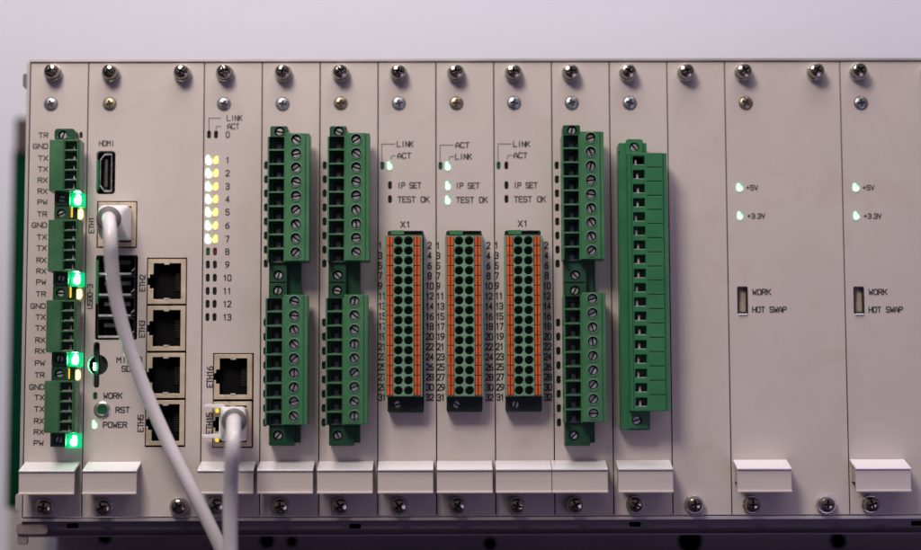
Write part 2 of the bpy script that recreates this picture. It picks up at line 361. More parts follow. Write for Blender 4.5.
mb = MB(); mb.box(X0-4.4, X0-1.2, ZB-12, ZT+2, -170, -3)
link('side_plate', mb.mesh('side_plate', ['chassis']), rack)
link('side_plate', MB().box(XR+4.2, XR+8, ZB-12, ZT+2, -170, -3).mesh('side_plate', ['chassis']), rack)
mb = MB(); x, z = U(26, 81, -8)
mb.rrect(x, z, 5, 14, 2, -14, -5); link('side_stud', mb.mesh('side_stud', ['rail']), rack)
mb = MB(); x, z = U(20, 502, -12); mb.rrect(x-0.5, z, 5, 16, 2, -14, -5); link('side_stud', mb.mesh('side_stud', ['chassis']), rack)
link('back_plate', MB().box(X0-1, XR+4, ZB-4, ZT, -168, -160).mesh('back_plate', ['dark']), rack)
link('gap_dark_plate', MB().box(X0-0.8, XR+3.8, ZB-0.8, ZT+0.4, -60, -52).mesh('gap_dark_plate', ['dark']), rack)  # black plate added so the gaps between panels look dark
link('slot_backing', MB().box(X0, XR+3, ZB-14, ZB-4.5, -24, -20).mesh('slot_backing', ['dark']), rack)
cut = MB()
for px, py, r_ in ((105, 538, 7), (267, 541, 8), (292, 542, 6), (490, 544, 7), (690, 541, 13), (838, 541, 9)):
    x, z = U(px, py, -140); cut.lathe(x, z, [(0, -160), (r_, -160), (r_, -120), (0, -120)], 20)
link('tray_backing', MB().box(X0+6, XR+3, -125.6, ZB-13, -170, -158).mesh('tray_backing', ['dark']), rack)
link('lower_tray', carve(MB().box(X0+5, XR+3, -125.6, ZB-13, -148, -140).mesh('lower_tray', ['skirt']), cut, None, 'dark'), rack)
link('bottom_plate', MB().box(X0-1, XR+4, ZB-21, ZB-19.4, -140, -32).mesh('bottom_plate', ['skirt']), rack)
# foot bracket at the lower left corner
mb = MB(); x, z = U(32, 529, -1); mb.rrect(x, z, 31, 11, 4, -4.4, -1.2); mb.rrect(x-10, z-6, 10, 20, 3, -8, -4.0)
link('foot_bracket', mb.mesh('foot_bracket', ['bracket']), rack)
# what stands behind the rack's left end
bx0, bz1 = U(12.5, 150, -300); bz0 = UZ(18, 508, -300)
brd = thing('circuit_board', 'dark green circuit board standing upright behind the left end of the rack', 'circuit board', bx0+25, -306, bz0)
link('board', MB().box(-25, 25, 0, bz1-bz0, -4, 4).mesh('board', ['pcb']), brd)
link('connector_block', MB().box(-22, 25, bz1-bz0-2, UZ(18, 118, -300)-bz0, -14, 8).mesh('connector_block', ['brown']), brd)
link('stand', MB().box(-22, 20, -126-bz0+0.2, -0.3, -10, 2).mesh('stand', ['chassis']), brd)

# ------------------------------------------------------------------ HANDLE
def handle_mesh(w_):
    zf = -8.2; zb = -31.5
    mb = MB()
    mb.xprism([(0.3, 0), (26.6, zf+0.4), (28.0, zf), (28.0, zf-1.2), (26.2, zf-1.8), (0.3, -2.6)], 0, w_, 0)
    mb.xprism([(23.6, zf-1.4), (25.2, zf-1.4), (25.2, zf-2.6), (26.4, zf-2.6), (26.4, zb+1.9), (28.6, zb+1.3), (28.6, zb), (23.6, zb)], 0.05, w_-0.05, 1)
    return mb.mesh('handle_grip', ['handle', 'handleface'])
HM = {}
def handle(parent, ox, x0, x1):
    """x0, x1 measured across the front face; one bar with its mount"""
    w_ = round(x1-x0, 1)
    if w_ not in HM: HM[w_] = handle_mesh(w_)
    h = link('handle', HM[w_], parent, x0-ox, 0, -15.0)
    link('handle_mount', MB().box(5, w_-7, -26, -8.5, 0.1, 17).mesh('handle_mount', ['rail']), h)
    link('handle_pivot', MB().box(1.2, 4.0, -22, -8.5, 0.1, 17).mesh('handle_pivot', ['steel']), h)
    return h

# ------------------------------------------------------------------ MODULE BASE
def module(i, n, label, cuts, name='plug_in_module'):
    """i: first grid step, n: width in steps.  cuts: MB in world units, cut through the panel"""
    xa, xb = X0+P*i, X0+P*(i+n)
    ox = (xa+xb)/2
    t = thing(name, label, 'plug-in module', ox, 0, ZB, 'plug-in modules side by side in the rack')
    mb = MB(); mb.box(xa+0.55, xb-0.55, ZB+0.3, ZT-0.6, -8, 0)
    me = mb.mesh('front_panel', ['panel'])
    if cuts is not None and cuts.v: me = carve(me, cuts)
    fp = link('front_panel', me, None)
    # local coordinates: shift mesh so that the child sits at its thing's origin
    for v in me.vertices: v.co.x -= ox*S; v.co.z -= ZB*S
    fp.parent = t
    t['_ox'] = ox
    return t, ox
def local(parent, ox, name, mb, mats):
    me = mb.mesh(name, mats)
    for v in me.vertices: v.co.x -= ox*S; v.co.z -= ZB*S
    return link(name, me, parent)
class Mod:
    """collects cut-outs, print and fittings, then builds one module"""
    def __init__(s): s.cut = MB(); s.ink = MB(); s.grey = MB(); s.num = MB(); s.leds = []; s.words = []
    def led(s, px, py, kind='ledoff', w_=3.9, h=8.2):
        x, z = U(px, py); s.cut.rrect(x, z, w_, h, w_/2, -12, 3); s.leds.append((x, z, kind, w_, h))
    def t(s, st, px, py, h=5.2, num=False, **k):
        x, z = U(px, py)
        if num: text(s.num, st, x, z, h, **k)
        else: mb = MB(); text(mb, st, x, z, h, **k); s.words.append(mb)
    def line(s, pts): strokes(s.grey, [[U(*p) for p in pts]], 0.75, 0.15)
    def build(s, i, n, label):
        t, ox = module(i, n, label, s.cut)
        for mb in s.words: local(t, ox, 'printed_lettering', mb, ['ink'])
        if s.num.v: local(t, ox, 'printed_numbers', s.num, ['ink'])
        if s.grey.v: local(t, ox, 'printed_lines', s.grey, ['inkgrey'])
        for x, z, k, w_, h in s.leds: lens(t, x-ox, z-ZB, k, w_, h)
        s.th, s.ox = t, ox
        return t
    def pan(s, px, py, big=False):
        o = captive_screw(s.th, px, py, big, s.ox); o.location.z -= ZB*S
    def flt(s, px, py):
        o = flat_screw(s.th, px, py, s.ox); o.location.z -= ZB*S
    def hand(s, x0, x1):
        o = handle(s.th, s.ox, x0, x1); o.location.z -= ZB*S
    def put(s, name, me, x, d, z, ry=0, parent=None):
        return link(name, me, parent or s.th, x-s.ox, d, z-ZB, ry)
    def loc(s, name, mb, mats): return local(s.th, s.ox, name, mb, mats)

# RJ45 jack, contacts at the right, latch notch at the left; centred on its face
def jack_shell():
    mb = MB(); mb.box(-19, 19, -22.4, 22.4, -20, 1.4)
    cut = MB(); cut.box(-13.4, 14.2, -18.0, 18.4, -18, 3); cut.box(-17, -13, -7.2, 7.2, -18, 3)
    cut.box(-20, -16.9, -3.6, 3.6, -18, 3)
    return carve(mb.mesh('shell', ['gold']), cut, None, 'dark')
JS = jack_shell()
JB = MB().box(-16.6, 14, -17.9, 18.3, -17.9, -12).mesh('socket_back', ['dark'])
mb = MB(); mb.box(-13.3, -12.9, -17.9, 18.2, -12, 0.2); mb.box(13.9, 14.15, -17.9, 18.2, -12, -1.5); mb.box(-13, 14, 18.0, 18.35, -12, -1.0); mb.box(-13, 14, -18.1, -17.7, -12, -1.0)
JL = None
mb = MB(); mb.box(-2.6, 2.6, 17.0, 18.3, -4, 1.9); mb.box(-2.6, 2.6, -17.9, -16.6, -4, 1.9)
JT = mb.mesh('spring_tab', ['shell'])
mb = MB()
for k in range(8): mb.box(7, 13.5, -8.4+k*2.3, -7.4+k*2.3, -11.5, -10.4)
JC = mb.mesh('contacts', ['black'])
JLED = MB().rrect(0, 0, 3.6, 4.2, 1.2, -4, 1.7).mesh('indicator_light', ['ledyel'])
def jack(m, cx, cz, leds=False, name='network_socket'):
    j = m.put(name, JS, cx, 0, cz)
    link('socket_back', JB, j); link('spring_tab', JT, j); link('contacts', JC, j)
    if leds:
        link('indicator_light', JLED, j, -15.2, 0, 13.2); link('indicator_light', JLED, j, -15.2, 0, -15.6)
    return j
HC, PC = (X0+1, X0+2), None

# header flange block with a screw well
def flange(m, x0, x1, zlist, zt, zb, d, mat_, r=4.4):
    mb = MB(); mb.box(x0, x1, zb, zt, 0.05, d)
    cut = MB()
    for x, z in zlist: cut.cyl(x, z, r, d-6, d+3, 24)
    h = m.loc('connector_header', MB(), [mat_]) if False else None
    return mb, cut

def header(m, mb, cut, mat_, screws, d, sm=None, roty=None):
    me = carve(mb.mesh('connector_header', [mat_]), cut) if cut.v else mb.mesh('connector_header', [mat_])
    for v in me.vertices: v.co.x -= m.ox*S; v.co.z -= ZB*S
    h = link('connector_header', me, m.th)
    for x, z in screws:
        link('flange_screw', sm or SLOTS, h, x-m.ox, d-3.2, z-ZB, random.uniform(-1.5, 1.5))
    return h

# ================================================================== MODULE 1  (five-pole plugs and bright indicators)
m = Mod()
ys = [135,146,158,169,180,191,202,214,225,237,248,260,271,282,294,306,317,328,340,351,363,375,387,397.5,409,421,432,443]
names = ['TR','GND','TX','TX','RX','RX','PW']*4
for y, s_ in zip(ys, names):
    m.t(s_, 48.0-(y-135)*0.0152, y, 4.6, cw=5.3, align='r', wd=0.85)
m.led(81, 135, w_=3.2, h=6.5)
lit = [(79.3,201,'lightg'), (79,214,'lightys'), (78.4,280,'lightg'), (77.8,294,'lightys'), (76.6,360,'lightg'), (76.2,375,'lightys'), (75.4,441,'lightg')]
for x, y, k in lit: m.led(x+0.8, y, k, 6.2, 10.0)
m.build(0, 1, 'leftmost module, with four small green five-way plugs and the labels GND and TX')
m.pan(51, 70.5); m.flt(51, 104); m.pan(43, 508)
m.hand(UX(18.5, 480, 28), UX(74, 480, 28))
mb = MB(); cut = MB(); D1 = 19
xl, xr = UX(54.5, 200, D1), UX(69.5, 200, D1)
zt, zb = UZ(62, 128.5, D1), UZ(62, 447, D1)
mb.box(xl, xr, zt-9, zb, 0.05, D1); mb.rrect((xl+xr)/2+1.6, zt-6, (xr-xl)+5.5, 12, 3.2, 0.05, D1-0.2)
mb.box(xr, xr+6.0, zt-10, zb+2, 0.05, 7)
scr = [U(x, y, D1) for x, y in ((63, 135), (61.6, 198.5), (61.2, 213.5), (60.8, 278), (60.4, 293), (59.6, 358.5), (59.3, 374), (58.4, 440))]
for x, z in scr: cut.cyl(x, z, 4.5, D1-5.5, D1+3, 24)
for y in (206, 285.8, 366.5): cut.box(xl-2, xr+9, UZ(60, y, D1)-0.5, UZ(60, y, D1)+0.5, D1-2.2, D1+3)
header(m, mb, cut, 'greend', scr, D1)
for x, y, k in lit:  # glowing blocks added to carry the spill around the lamps
    X, Z = U(x, y)
    if k == 'lightg':
        me = carve(MB().rrect(0, 0, 15.5, 14.5, 1.5, 0.05, 8.6).mesh('added_glow', ['glowg']), MB().rrect(1.0, 0, 6.6, 11.0, 3, -3, 12))
        g_ = m.put('added_glow', me, X-1.0, 0, Z)
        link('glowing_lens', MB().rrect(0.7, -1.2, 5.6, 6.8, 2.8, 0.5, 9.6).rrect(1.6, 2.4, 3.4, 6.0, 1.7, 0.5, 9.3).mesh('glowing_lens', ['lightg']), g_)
    else: m.put('added_glow', MB().rrect(0, 0, 3.2, 11, 1.0, 0.05, 9).mesh('added_glow', ['glowy']), X-6.6, 0, Z+1)
m1 = m
# small five-way plug
def small_plug(label):
    t = thing('terminal_plug', label, 'terminal plug', group='small five-way plugs on the leftmost module')
    mb = MB(); mb.box(0, 30.1, -51, 0, 12, 34)
    cut = MB()
    for k in range(5): cut.box(15.4, 27.3, -1.6-k*9.9-8.5, -1.6-k*9.9, 20, 40)
    cut.box(14.2, 14.7, -52, 1, 33.2, 36); cut.box(28.6, 32, -52, 1, 32.6, 36)
    cut.box(-1, 0.9, -52, 1, 33.0, 36)
    link('plug_body', carve(mb.mesh('plug_body', ['greeno']), cut), t)
    for k in range(5):
        mb = MB(); zc = -1.6-k*9.9-8.4
        mb.box(16.4, 26.8, zc, zc+1.0, 20.4, 29); mb.box(22.6, 23.6+random.random(), zc+1, zc+4+random.random()*2, 21, 27)
        link('wire_clamp', mb.mesh('wire_clamp', ['steel']), t)
    return t
sl = ['small olive green five-way plug at the top of the leftmost module', 'small green five-way plug second from the top on the leftmost module',
      'small green five-way plug third from the top on the leftmost module', 'small green five-way plug lowest on the leftmost module, just above its handle']
proto = small_plug(sl[0])
for k, (x, y) in enumerate(((49.6, 139.5), (48.4, 219.6), (46.4, 300.2), (44.6, 380.8))):
    o = proto if k == 0 else copy_tree(proto)
    X, Z = U(x, y, 34); o.location = (X*S, 0, Z*S); o['label'] = sl[k]

# ================================================================== MODULE 2  (processor module with ports)
m = Mod()
m.t('HDMI', 99.5, 143.3, 5.0, cw=4.0, wd=0.8)
m.t('ETH1', 91.5, 225, 5.0, cw=4.2, vert=True, align='c', wd=0.85)
m.t('USB0-3', 90, 296.5, 5.0, cw=4.2, vert=True, align='c', wd=0.85)
for s_, x, y in (('ETH2', 142.3, 283), ('ETH3', 142.0, 329), ('ETH4', 141.2, 376), ('ETH5', 140.6, 423.5)): m.t(s_, x, y, 5.2, cw=4.3, vert=True, align='c', wd=0.9)
m.t('MICRO', 117, 360, 5.2, cw=5.2, wd=0.95); m.t('SD', 122, 368.8, 5.2, cw=5.0, wd=0.95)
m.t('WORK', 103.8, 395.8, 5.2, cw=4.9, wd=0.95); m.t('RST', 116, 410, 5.2, cw=4.9, wd=0.95); m.t('POWER', 103.4, 425, 5.2, cw=4.9, wd=0.95)
m.led(95.2, 396, 'leddim', 4.2, 7.6); m.led(94.6, 424.6, 'lightgw', 4.8, 9)
# cut-outs
hx, hz = U(105.8, 172.5); m.cut.rrect(hx, hz, 19, 44, 3.5, -12, 3)
ex, ez = U(117, 224.5); m.cut.box(ex-20.2, ex+20.2, ez-23.8, ez+23.8, -12, 3)
ux, uz = U(116.5, 297.5); m.cut.rrect(ux, uz, 42, 85, 2, -12, 3)
jx, jzt = U(167.6, 258.2); jzb = UZ(166.5, 446.6)
jx -= 0.3
m.cut.box(jx-20.3, jx+20.0, jzb-0.6, jzt+0.6, -12, 3)
sx, sz = U(96.3, 365); m.cut.rrect(sx, sz, 6.4, 46, 3, -12, 3); m.cut.cyl(sx+1.5, sz, 10.2, -12, 3.3, 32)
bx, bz = U(102.3, 410); m.cut.cyl(bx, bz, 5.2, -12, 3, 24)
m.build(1, 2, 'wide module with the HDMI, USB and stacked ETH sockets and the micro SD slot')
for x in (109, 181): m.pan(x, 71)
m.flt(109.7, 104); m.pan(102, 508); m.pan(178, 507, True)
m.hand(UX(82.2, 480, 28), UX(136.3, 480, 28))
# hdmi
def hd(s_, dx=0): return [(hx+dx-5.6*s_, hz+13*s_), (hx+dx-5.6*s_, hz-13*s_), (hx+dx-1.2*s_, hz-18.6*s_), (hx+dx+5.6*s_, hz-18.6*s_), (hx+dx+5.6*s_, hz+18.6*s_), (hx+dx-1.2*s_, hz+18.6*s_)]
mb = MB(); mb.prism(hd(1.05), -14, -0.4)
me = carve(mb.mesh('hdmi_socket', ['steel']), MB().prism(hd(0.96), -13, 3), None, 'black')
for v in me.vertices: v.co.x -= m.ox*S; v.co.z -= ZB*S
h = link('display_socket', me, m.th)
me = MB().box(hx-1.4, hx+1.2, hz-14, hz+14, -13, -3).mesh('tongue', ['tongue'])
for v in me.vertices: v.co.x -= m.ox*S; v.co.z -= ZB*S
link('tongue', me, h)
# added glowing strips standing for green light leaking along the socket edges
m.put('added_glow', MB().box(-0.8, 0.8, -17, 13, -6, -0.8).mesh('added_glow', ['glowd']), hx-8.5, 0, hz)
m.put('added_glow', MB().box(-1, 1, -6, 38, -6, -0.8).mesh('added_glow', ['glowd']), ux-19.8, 0, uz)
# usb stack
h = None
USZ = [UZ(116, 273.7), UZ(116, 294.6), UZ(116, 315.4), UZ(116, 336.6)]
for k, zb_ in enumerate(USZ):
    mb = MB(); mb.box(ux-18.6, ux+18.6, zb_-1, zb_+18.6, -16, 0.3)
    cut = MB(); cut.box(ux-17.8, ux+17.8, zb_+0.35, zb_+17.6, -15, 2)
    me = carve(mb.mesh('usb_socket', ['black']), cut, None, 'dark')
    for v in me.vertices: v.co.x -= m.ox*S; v.co.z -= ZB*S
    h = link('usb_socket', me, m.th)
    mb = MB(); mb.box(ux-17.5, ux+14.6, zb_-1.3, zb_+0.9, -12, 1.6)
    mb.add([(ux+15.4, -0.6, zb_+2.2), (ux+18.2, -0.6, zb_+5), (ux+17.8, -0.6, zb_+5.8), (ux+14.8, -0.6, zb_+2.8)], [(0,1,2,3)])
    me = mb.mesh('shell', ['shell'])
    for v in me.vertices: v.co.x -= m.ox*S; v.co.z -= ZB*S
    link('shell', me, h)
    mb = MB(); mb.box(ux-13, ux+13, zb_+10, zb_+14, -14.9, -5)
    me = mb.mesh('tongue', ['tongue'])
    for v in me.vertices: v.co.x -= m.ox*S; v.co.z -= ZB*S
    link('tongue', me, h)
jh = (jzt-jzb)/4
for k in range(4): jack(m, jx, jzt-jh*(k+0.5))
jack(m, ex+0.3, ez)
# card slot, reset button
m.put('card_slot', MB().box(-3.1, 11, -22.9, 22.9, -12, -8.6).box(0.6, 1.5, -14, 14, -8.6, -5).mesh('card_slot', ['black']), sx, 0, sz)
mb = MB(); mb.lathe(0, 0, [(0, -3), (8.4, -3), (8.4, 0.9), (7.2, 1.6), (5.4, 1.6), (4.6, 0.2), (4.6, -2.5), (0, -2.5)], 32)
b_ = m.put('reset_button', mb.mesh('reset_button', ['sleeve']), bx, 0, bz)
link('button_cap', MB().cyl(0, 0, 4.3, -2.4, -0.8, 24).mesh('button_cap', ['leddim']), b_)
# small green lamp shining out of the card slot's edge
lens_o = m.put('indicator_light', MB().rrect(0, 0, 1.6, 7, 0.7, -5, -2.0).mesh('indicator_light', ['lightg']), UX(93.6, 366.5), 0, UZ(93.6, 366.5))
m2 = m

# ================================================================== MODULE 3  (two columns of port lights)
m = Mod()
m.t('LINK', 227.2, 118, 5.2, cw=4.0, wd=0.85); m.t('ACT', 227.6, 126.2, 5.2, cw=4.2, wd=0.85)
for k, y in enumerate([134.5, 160, 173, 186.3, 199, 212, 225.4, 238.8, 251.6, 264.6, 277.8, 291, 304, 317.2]):
    m.t(str(k), 227.8-(y-134)*0.004, y, 5.6, cw=4.3, align='c', wd=0.95, num=True)
    xo = 209.0-(y-134.5)*0.0085
    if 1 <= k <= 7: m.led(xo, y, 'lightw', 5.4, 9.6); m.led(xo+7.0, y, 'lighty', 5.0, 8.4)
    elif k == 8: m.led(xo, y, 'leddim'); m.led(xo+7, y, 'leddimr')
    else: m.led(xo, y); m.led(xo+7, y)
m.line([(209, 130), (209, 118), (221, 118)]); m.line([(216, 129.5), (216.3, 126.4), (221, 126.2)])
m.t('ETH16', 209.8, 377, 5.4, cw=4.3, vert=True, align='c', wd=0.95); m.t('ETH15', 209.2, 423.5, 5.4, cw=4.3, vert=True, align='c', wd=0.95)
e16 = U(233.2, 376.8); e15 = U(232.6, 424.2)
m.cut.box(e16[0]-20.2, e16[0]+20.4, e15[1]-23.6, e16[1]+23.6, -12, 3)
m.build(3, 1, 'module with two columns of port lights numbered 0 to 13 and the ETH16 socket')
m.pan(223.7, 71); m.flt(224, 104); m.pan(216, 506.5)
m.hand(UX(197.3, 480, 28), UX(253.2, 480, 28))
jack(m, *e16); jack(m, *e15, leds=True)
m3 = m

# ================================================================== nine-way plug on a double header
def nine_plug(label):
    t = thing('terminal_plug', label, 'terminal plug', group='nine-way screw terminal plugs')
    mb = MB(); mb.box(0, 18.3, -127.6, -3, 12, 35.5); mb.box(18.0, 37.4, -127, 0, 12, 38); mb.box(37.0, 41.4, -127, 0, 12, 36.4)
    me = mb.mesh('plug_body', ['green'])
    cut = MB(); pt = 14.06
    for k in range(9):
        zc = -6.3-k*pt
        cut.box(1.6, 16.4, zc-6.1-3.2, zc+6.3-3.2, 24, 40)
        cut.box(5.0, 14.5, zc-8.4, zc+1.5, 17, 40)
        cut.cyl(28.4, zc, 5.0, 30, 42, 24)
    me = carve(me, cut, None, 'greend')  # wells cut in darker green: their shade is put into the colour
    body = link('plug_body', me, t)
    mb = MB()
    for k in range(9):
        zc = -6.3-k*pt
        mbk = MB(); mbk.rrect(10.2, zc-5.4, 4.4, 5.6, 1.4, 17.2, 21.5); mbk.box(5.2, 14.3, zc-8.3, zc-7.6, 17.2, 23.5)
        link('wire_clamp', mbk.mesh('wire_clamp', ['clamp']), t)
        s_ = link('clamp_screw', SLOT, t, 28.4, 34.2, zc, random.uniform(-1.6, 1.6))
        ring = MB(); n = 24
        vs = []; fs = []
        for r_, d_ in ((5.0, 37.9), (5.1, 38.7), (5.7, 38.7), (5.9, 37.9)):
            vs += [(28.4+r_*math.cos(2*math.pi*i/n), -d_, zc+r_*math.sin(2*math.pi*i/n)) for i in range(n)]
        for a in range(3):
            for i in range(n): fs.append((a*n+i, a*n+(i+1) % n, (a+1)*n+(i+1) % n, (a+1)*n+i))
        mb.add(vs, fs)
    link('screw_collar', mb.mesh('screw_collar', ['greenp']), t)
    return t
nine_proto = None
YU = [165.3, 179.3, 193.3, 207.5, 221.5, 235.6, 249.7, 263.6]
YL = [322.6, 336.8, 351, 365.4, 379.7, 394, 408.4, 422.6]
def nine_module(i, label, sx_, up, lo, fx, screws, hx_, l_up, l_lo):
    """fx: px of the header flange edges (top, mid, bottom)"""
    global nine_proto
    m = Mod()
    for y in YU: m.led(sx_+(y-165)*(0.0088 if i == 9 else -0.004), y, w_=4.2)
    for y in YL: m.led(sx_+(y-165)*(0.0088 if i == 9 else -0.004), y, w_=4.2)
    m.build(i, 1, label)
    for (x, y), k in zip(screws, range(3)):
        if k == 1: m.flt(x, y)
        else: m.pan(x, y)
    m.hand(*hx_)
    D = 21
    mb = MB(); cut = MB()
    (xa, xb), (ya, yb) = fx[0][:2], fx[0][2:]
    sc = []
    # top ear
    a0, a1 = UX(xa, ya, D), UX(xb, ya, D); z1 = UZ(xa, ya, D)
    mb.rrect((a0+a1)/2, z1-12, a1-a0, 24, 2.0, 0.05, D); sc.append(((a0+a1)/2+0.6, UZ(xa, ya+5.4, D)))
    mb.box(a1-2, a1+12, z1-12, z1-5.5, 0.05, 9)
    # middle
    xa, xb, ya, yb = fx[1]; a0, a1 = UX(xa, ya, D), UX(xb, ya, D)
    mb.box(a0, a1, UZ(xa, yb+8, D), UZ(xa, ya-8, D), 0.05, D-0.05)
    mb.box(a1-0.5, a1+10, UZ(xa, yb+8, D), UZ(xa, ya-8, D), 0.05, 8)
    sc += [((a0+a1)/2+0.5, UZ(xa, 275.3, D)), ((a0+a1)/2, UZ(xa, 290.6, D))]
    cut.box(a0-2, a1-1.5, UZ(xa, 282.7, D)-0.6, UZ(xa, 282.7, D)+0.6, D-3, D+3)
    # bottom
    xa, xb, ya, yb = fx[2]; a0, a1 = UX(xa, ya, D), UX(xb, ya, D)
    mb.rrect((a0+a1)/2, (UZ(xa, ya-8, D)+UZ(xa, yb, D))/2, a1-a0, UZ(xa, ya-8, D)-UZ(xa, yb, D), 1.5, 0.05, D)
    sc.append((a0+(a1-a0)*0.36, UZ(xa, yb-10.3, D)))
    # backbone under the plugs
    mb.box(a0+0.8, a0+30, UZ(xa, yb-3, 6), z1-7, 0.05, 11.9)
    for x, z in sc: cut.cyl(x, z, 5.0, D-5.5, D+3, 24)
    header(m, mb, cut, 'greend', sc, D)
    for (x, y), lb in ((up, l_up), (lo, l_lo)):
        if nine_proto is None: o = nine_proto = nine_plug(lb)
        else:
            o = copy_tree(nine_proto); o['label'] = lb
            for c in o.children:
                if c.name.startswith('clamp_screw'): c.rotation_euler.y = random.uniform(-1.6, 1.6)
        X, Z = U(x, y, 37); o.location = (X*S, 0, Z*S)
    return m
nine_module(4, 'module with two green nine-way plugs, standing right of the numbered port lights', 266.3, (267.6, 133.3), (265.4, 295.0),
    [(270.3, 287.8, 126, 137), (269, 287, 264, 295), (269, 294, 428, 446)], [(282.4, 71), (282.6, 104), (280, 507)], (UX(257.0, 480, 28), UX(312.8, 480, 28)),
    'upper green nine-way screw plug, just right of the column of numbers 0 to 13', 'lower green nine-way screw plug, just right of the ETH16 socket')
nine_module(5, 'module with two green nine-way plugs, directly left of the first orange striped connector', 324.8, (327.6, 133.0), (325.6, 294.8),
    [(329.6, 346.8, 126, 137), (328.4, 346, 264, 295), (329, 353.5, 428, 446)], [(340.2, 71), (340.8, 103.3), (340, 506.5)], (UX(317.0, 480, 28), UX(372.6, 480, 28)),
    'upper green nine-way screw plug in second column of such plugs, left of the word LINK', 'lower green nine-way screw plug, directly left of the first orange striped connector')
nine_module(9, 'module with two green nine-way plugs, between the third orange connector and the tall plug', 556.8, (561.8, 131.6), (563.4, 292.6),
    [(562.6, 580, 125, 136), (563.6, 586, 262, 294), (565, 590, 427, 446)], [(571.3, 71), (571.8, 103), (576, 505.5)], (UX(552.3, 480, 28), UX(608, 480, 28)),
    'upper green nine-way screw plug, the one nearest to the tall eighteen-way plug', 'lower green nine-way screw plug, right of the third orange striped connector')

# ================================================================== MODULES 6-8  (push-in connectors with orange levers)
def push_plug(label):
    t = thing('terminal_plug', label, 'terminal plug', group='green and orange push-in connectors')
    mb = MB(); mb.box(0, 37.2, -159.4, 0, 10, 27); mb.box(8.6, 28.8, -159.0, -0.4, 10, 30)
    cut = MB(); pt = 9.88
    for k in range(16):
        zc = -5.4-k*pt
        for x in (13.6, 23.7):
            cut.lathe(x, zc, [(0, 16), (3.7, 16), (3.8, 25), (4.6, 30.5), (4.6, 33), (0, 33)], 20)
        cut.box(2.0, 8.4, zc-4.75, zc+4.75, 21, 33); cut.box(29.0, 35.4, zc-4.75, zc+4.75, 21, 33)
    link('plug_body', carve(mb.mesh('plug_body', ['greenp']), cut), t)
    lv = MB(); lv.box(-3.0, -0.4, -4.5, 4.5, 21.1, 28.4); lv.box(0.4, 3.0, -4.5, 4.5, 21.1, 28.4); lv.box(-2.5, 2.5, -4.5, 4.5, 21.1, 24.5)
    lm = lv.mesh('release_lever', ['orange'])
    for k in range(16):
        zc = -5.4-k*pt
        link('release_lever', lm, t, 5.2, 0, zc); link('release_lever', lm, t, 32.2, 0, zc, math.pi*0)
    for k in range(16):
        pass
    mb = MB()
    for k in range(16):
        for x in (13.6, 23.7): mb.cyl(x, -5.4-k*pt, 3.8, 16.1, 16.6, 16)
    link('wire_entries', mb.mesh('wire_entries', ['greend']), t)
    return t
push_proto = None
def push_module(i, label, plug, hdr, oddx, evenx, y0, x1t, screws, hx_, lb, txt):
    global push_proto
    m = Mod(); txt(m)
    for k in range(16):
        y = y0+k*10.14; dx = (evenx[1]-evenx[0])*k/15
        m.t(str(2*k+1), oddx[0]+(oddx[1]-oddx[0])*k/15-2.0, y, 6.0, cw=3.9, align='l', wd=1.1, num=True)
        m.t(str(2*k+2), evenx[0]+dx, y, 6.0, cw=4.0, align='c', wd=1.15, num=True)
    if x1t: m.t('X1', *x1t, 5.6, cw=5.4, align='c', wd=1.0)
    m.build(i, 1, label)
    m.pan(*screws[0]); m.flt(*screws[1]); m.pan(*screws[2]); m.hand(*hx_)
    D = 16; xa, xb, ya, yb = hdr
    a0, a1 = UX(xa, 320, D), UX(xb, 320, D); z1, z0 = UZ(xa, ya, D), UZ(xa, yb, D)
    mb = MB(); mb.rrect((a0+a1)/2, (z0+z1)/2, a1-a0, z1-z0, 2, 0.05, D)
    cut = MB(); sx_, sz_ = a0+(a1-a0)*0.27, UZ(xa, 404.6, D); cut.cyl(sx_, sz_, 4.0, D-5, D+3, 24)
    cut.box(a0+13, a1-2.5, z1-3.6, z1-1.2, D-6, D+3)
    header(m, mb, cut, 'blackh', [(sx_, sz_)], D+1)
    m.put('header_latch', MB().rrect(0, 0, 13, 4.4, 1.2, D-2, D+4).mesh('header_latch', ['green']), a0+10, 0, z1-2.2)
    if push_proto is None: o = push_proto = push_plug(lb)
    else: o = copy_tree(push_proto); o['label'] = lb
    X, Z = U(plug[0], plug[1], 28); o.location = (X*S, 0, Z*S)
    return m
def t6(m):
    m.t('LINK', 397.2, 144, 5.2, cw=4.3, wd=0.9); m.t('ACT', 397.6, 155.6, 5.2, cw=4.9, wd=0.9)
    m.t('IP SET', 397.6, 185.3, 5.4, cw=4.1, wd=0.9); m.t('TEST OK', 398, 199.4, 5.4, cw=4.65, wd=0.9)
    m.led(382.4, 165.6, 'leddim'); m.led(389.6, 165.6, 'lightgw', 4.8, 8.6); m.led(390, 185.2); m.led(390, 199.2)
    m.line([(381.8, 160.5), (381.8, 144), (395, 144)]); m.line([(391, 159), (391.8, 156), (395.5, 155.4)])
def t7(m):
    m.t('ACT', 455.8, 145, 5.2, cw=4.9, wd=0.9); m.t('LINK', 455.6, 156.6, 5.2, cw=4.3, wd=0.9)
    m.t('IP SET', 455.8, 185.6, 5.4, cw=4.1, wd=0.9); m.t('TEST OK', 456.4, 199.8, 5.4, cw=4.65, wd=0.9)
    m.led(440.5, 165.8, 'leddim'); m.led(447.8, 166, 'lightgw', 5.2, 9); m.led(448, 185.6, 'lightgw', 5.2, 9); m.led(447.8, 200, 'lightgw', 5.2, 9)
    m.line([(440, 160.5), (440, 145), (453.5, 145)]); m.line([(449, 159.5), (450, 156.6), (454, 156.4)])
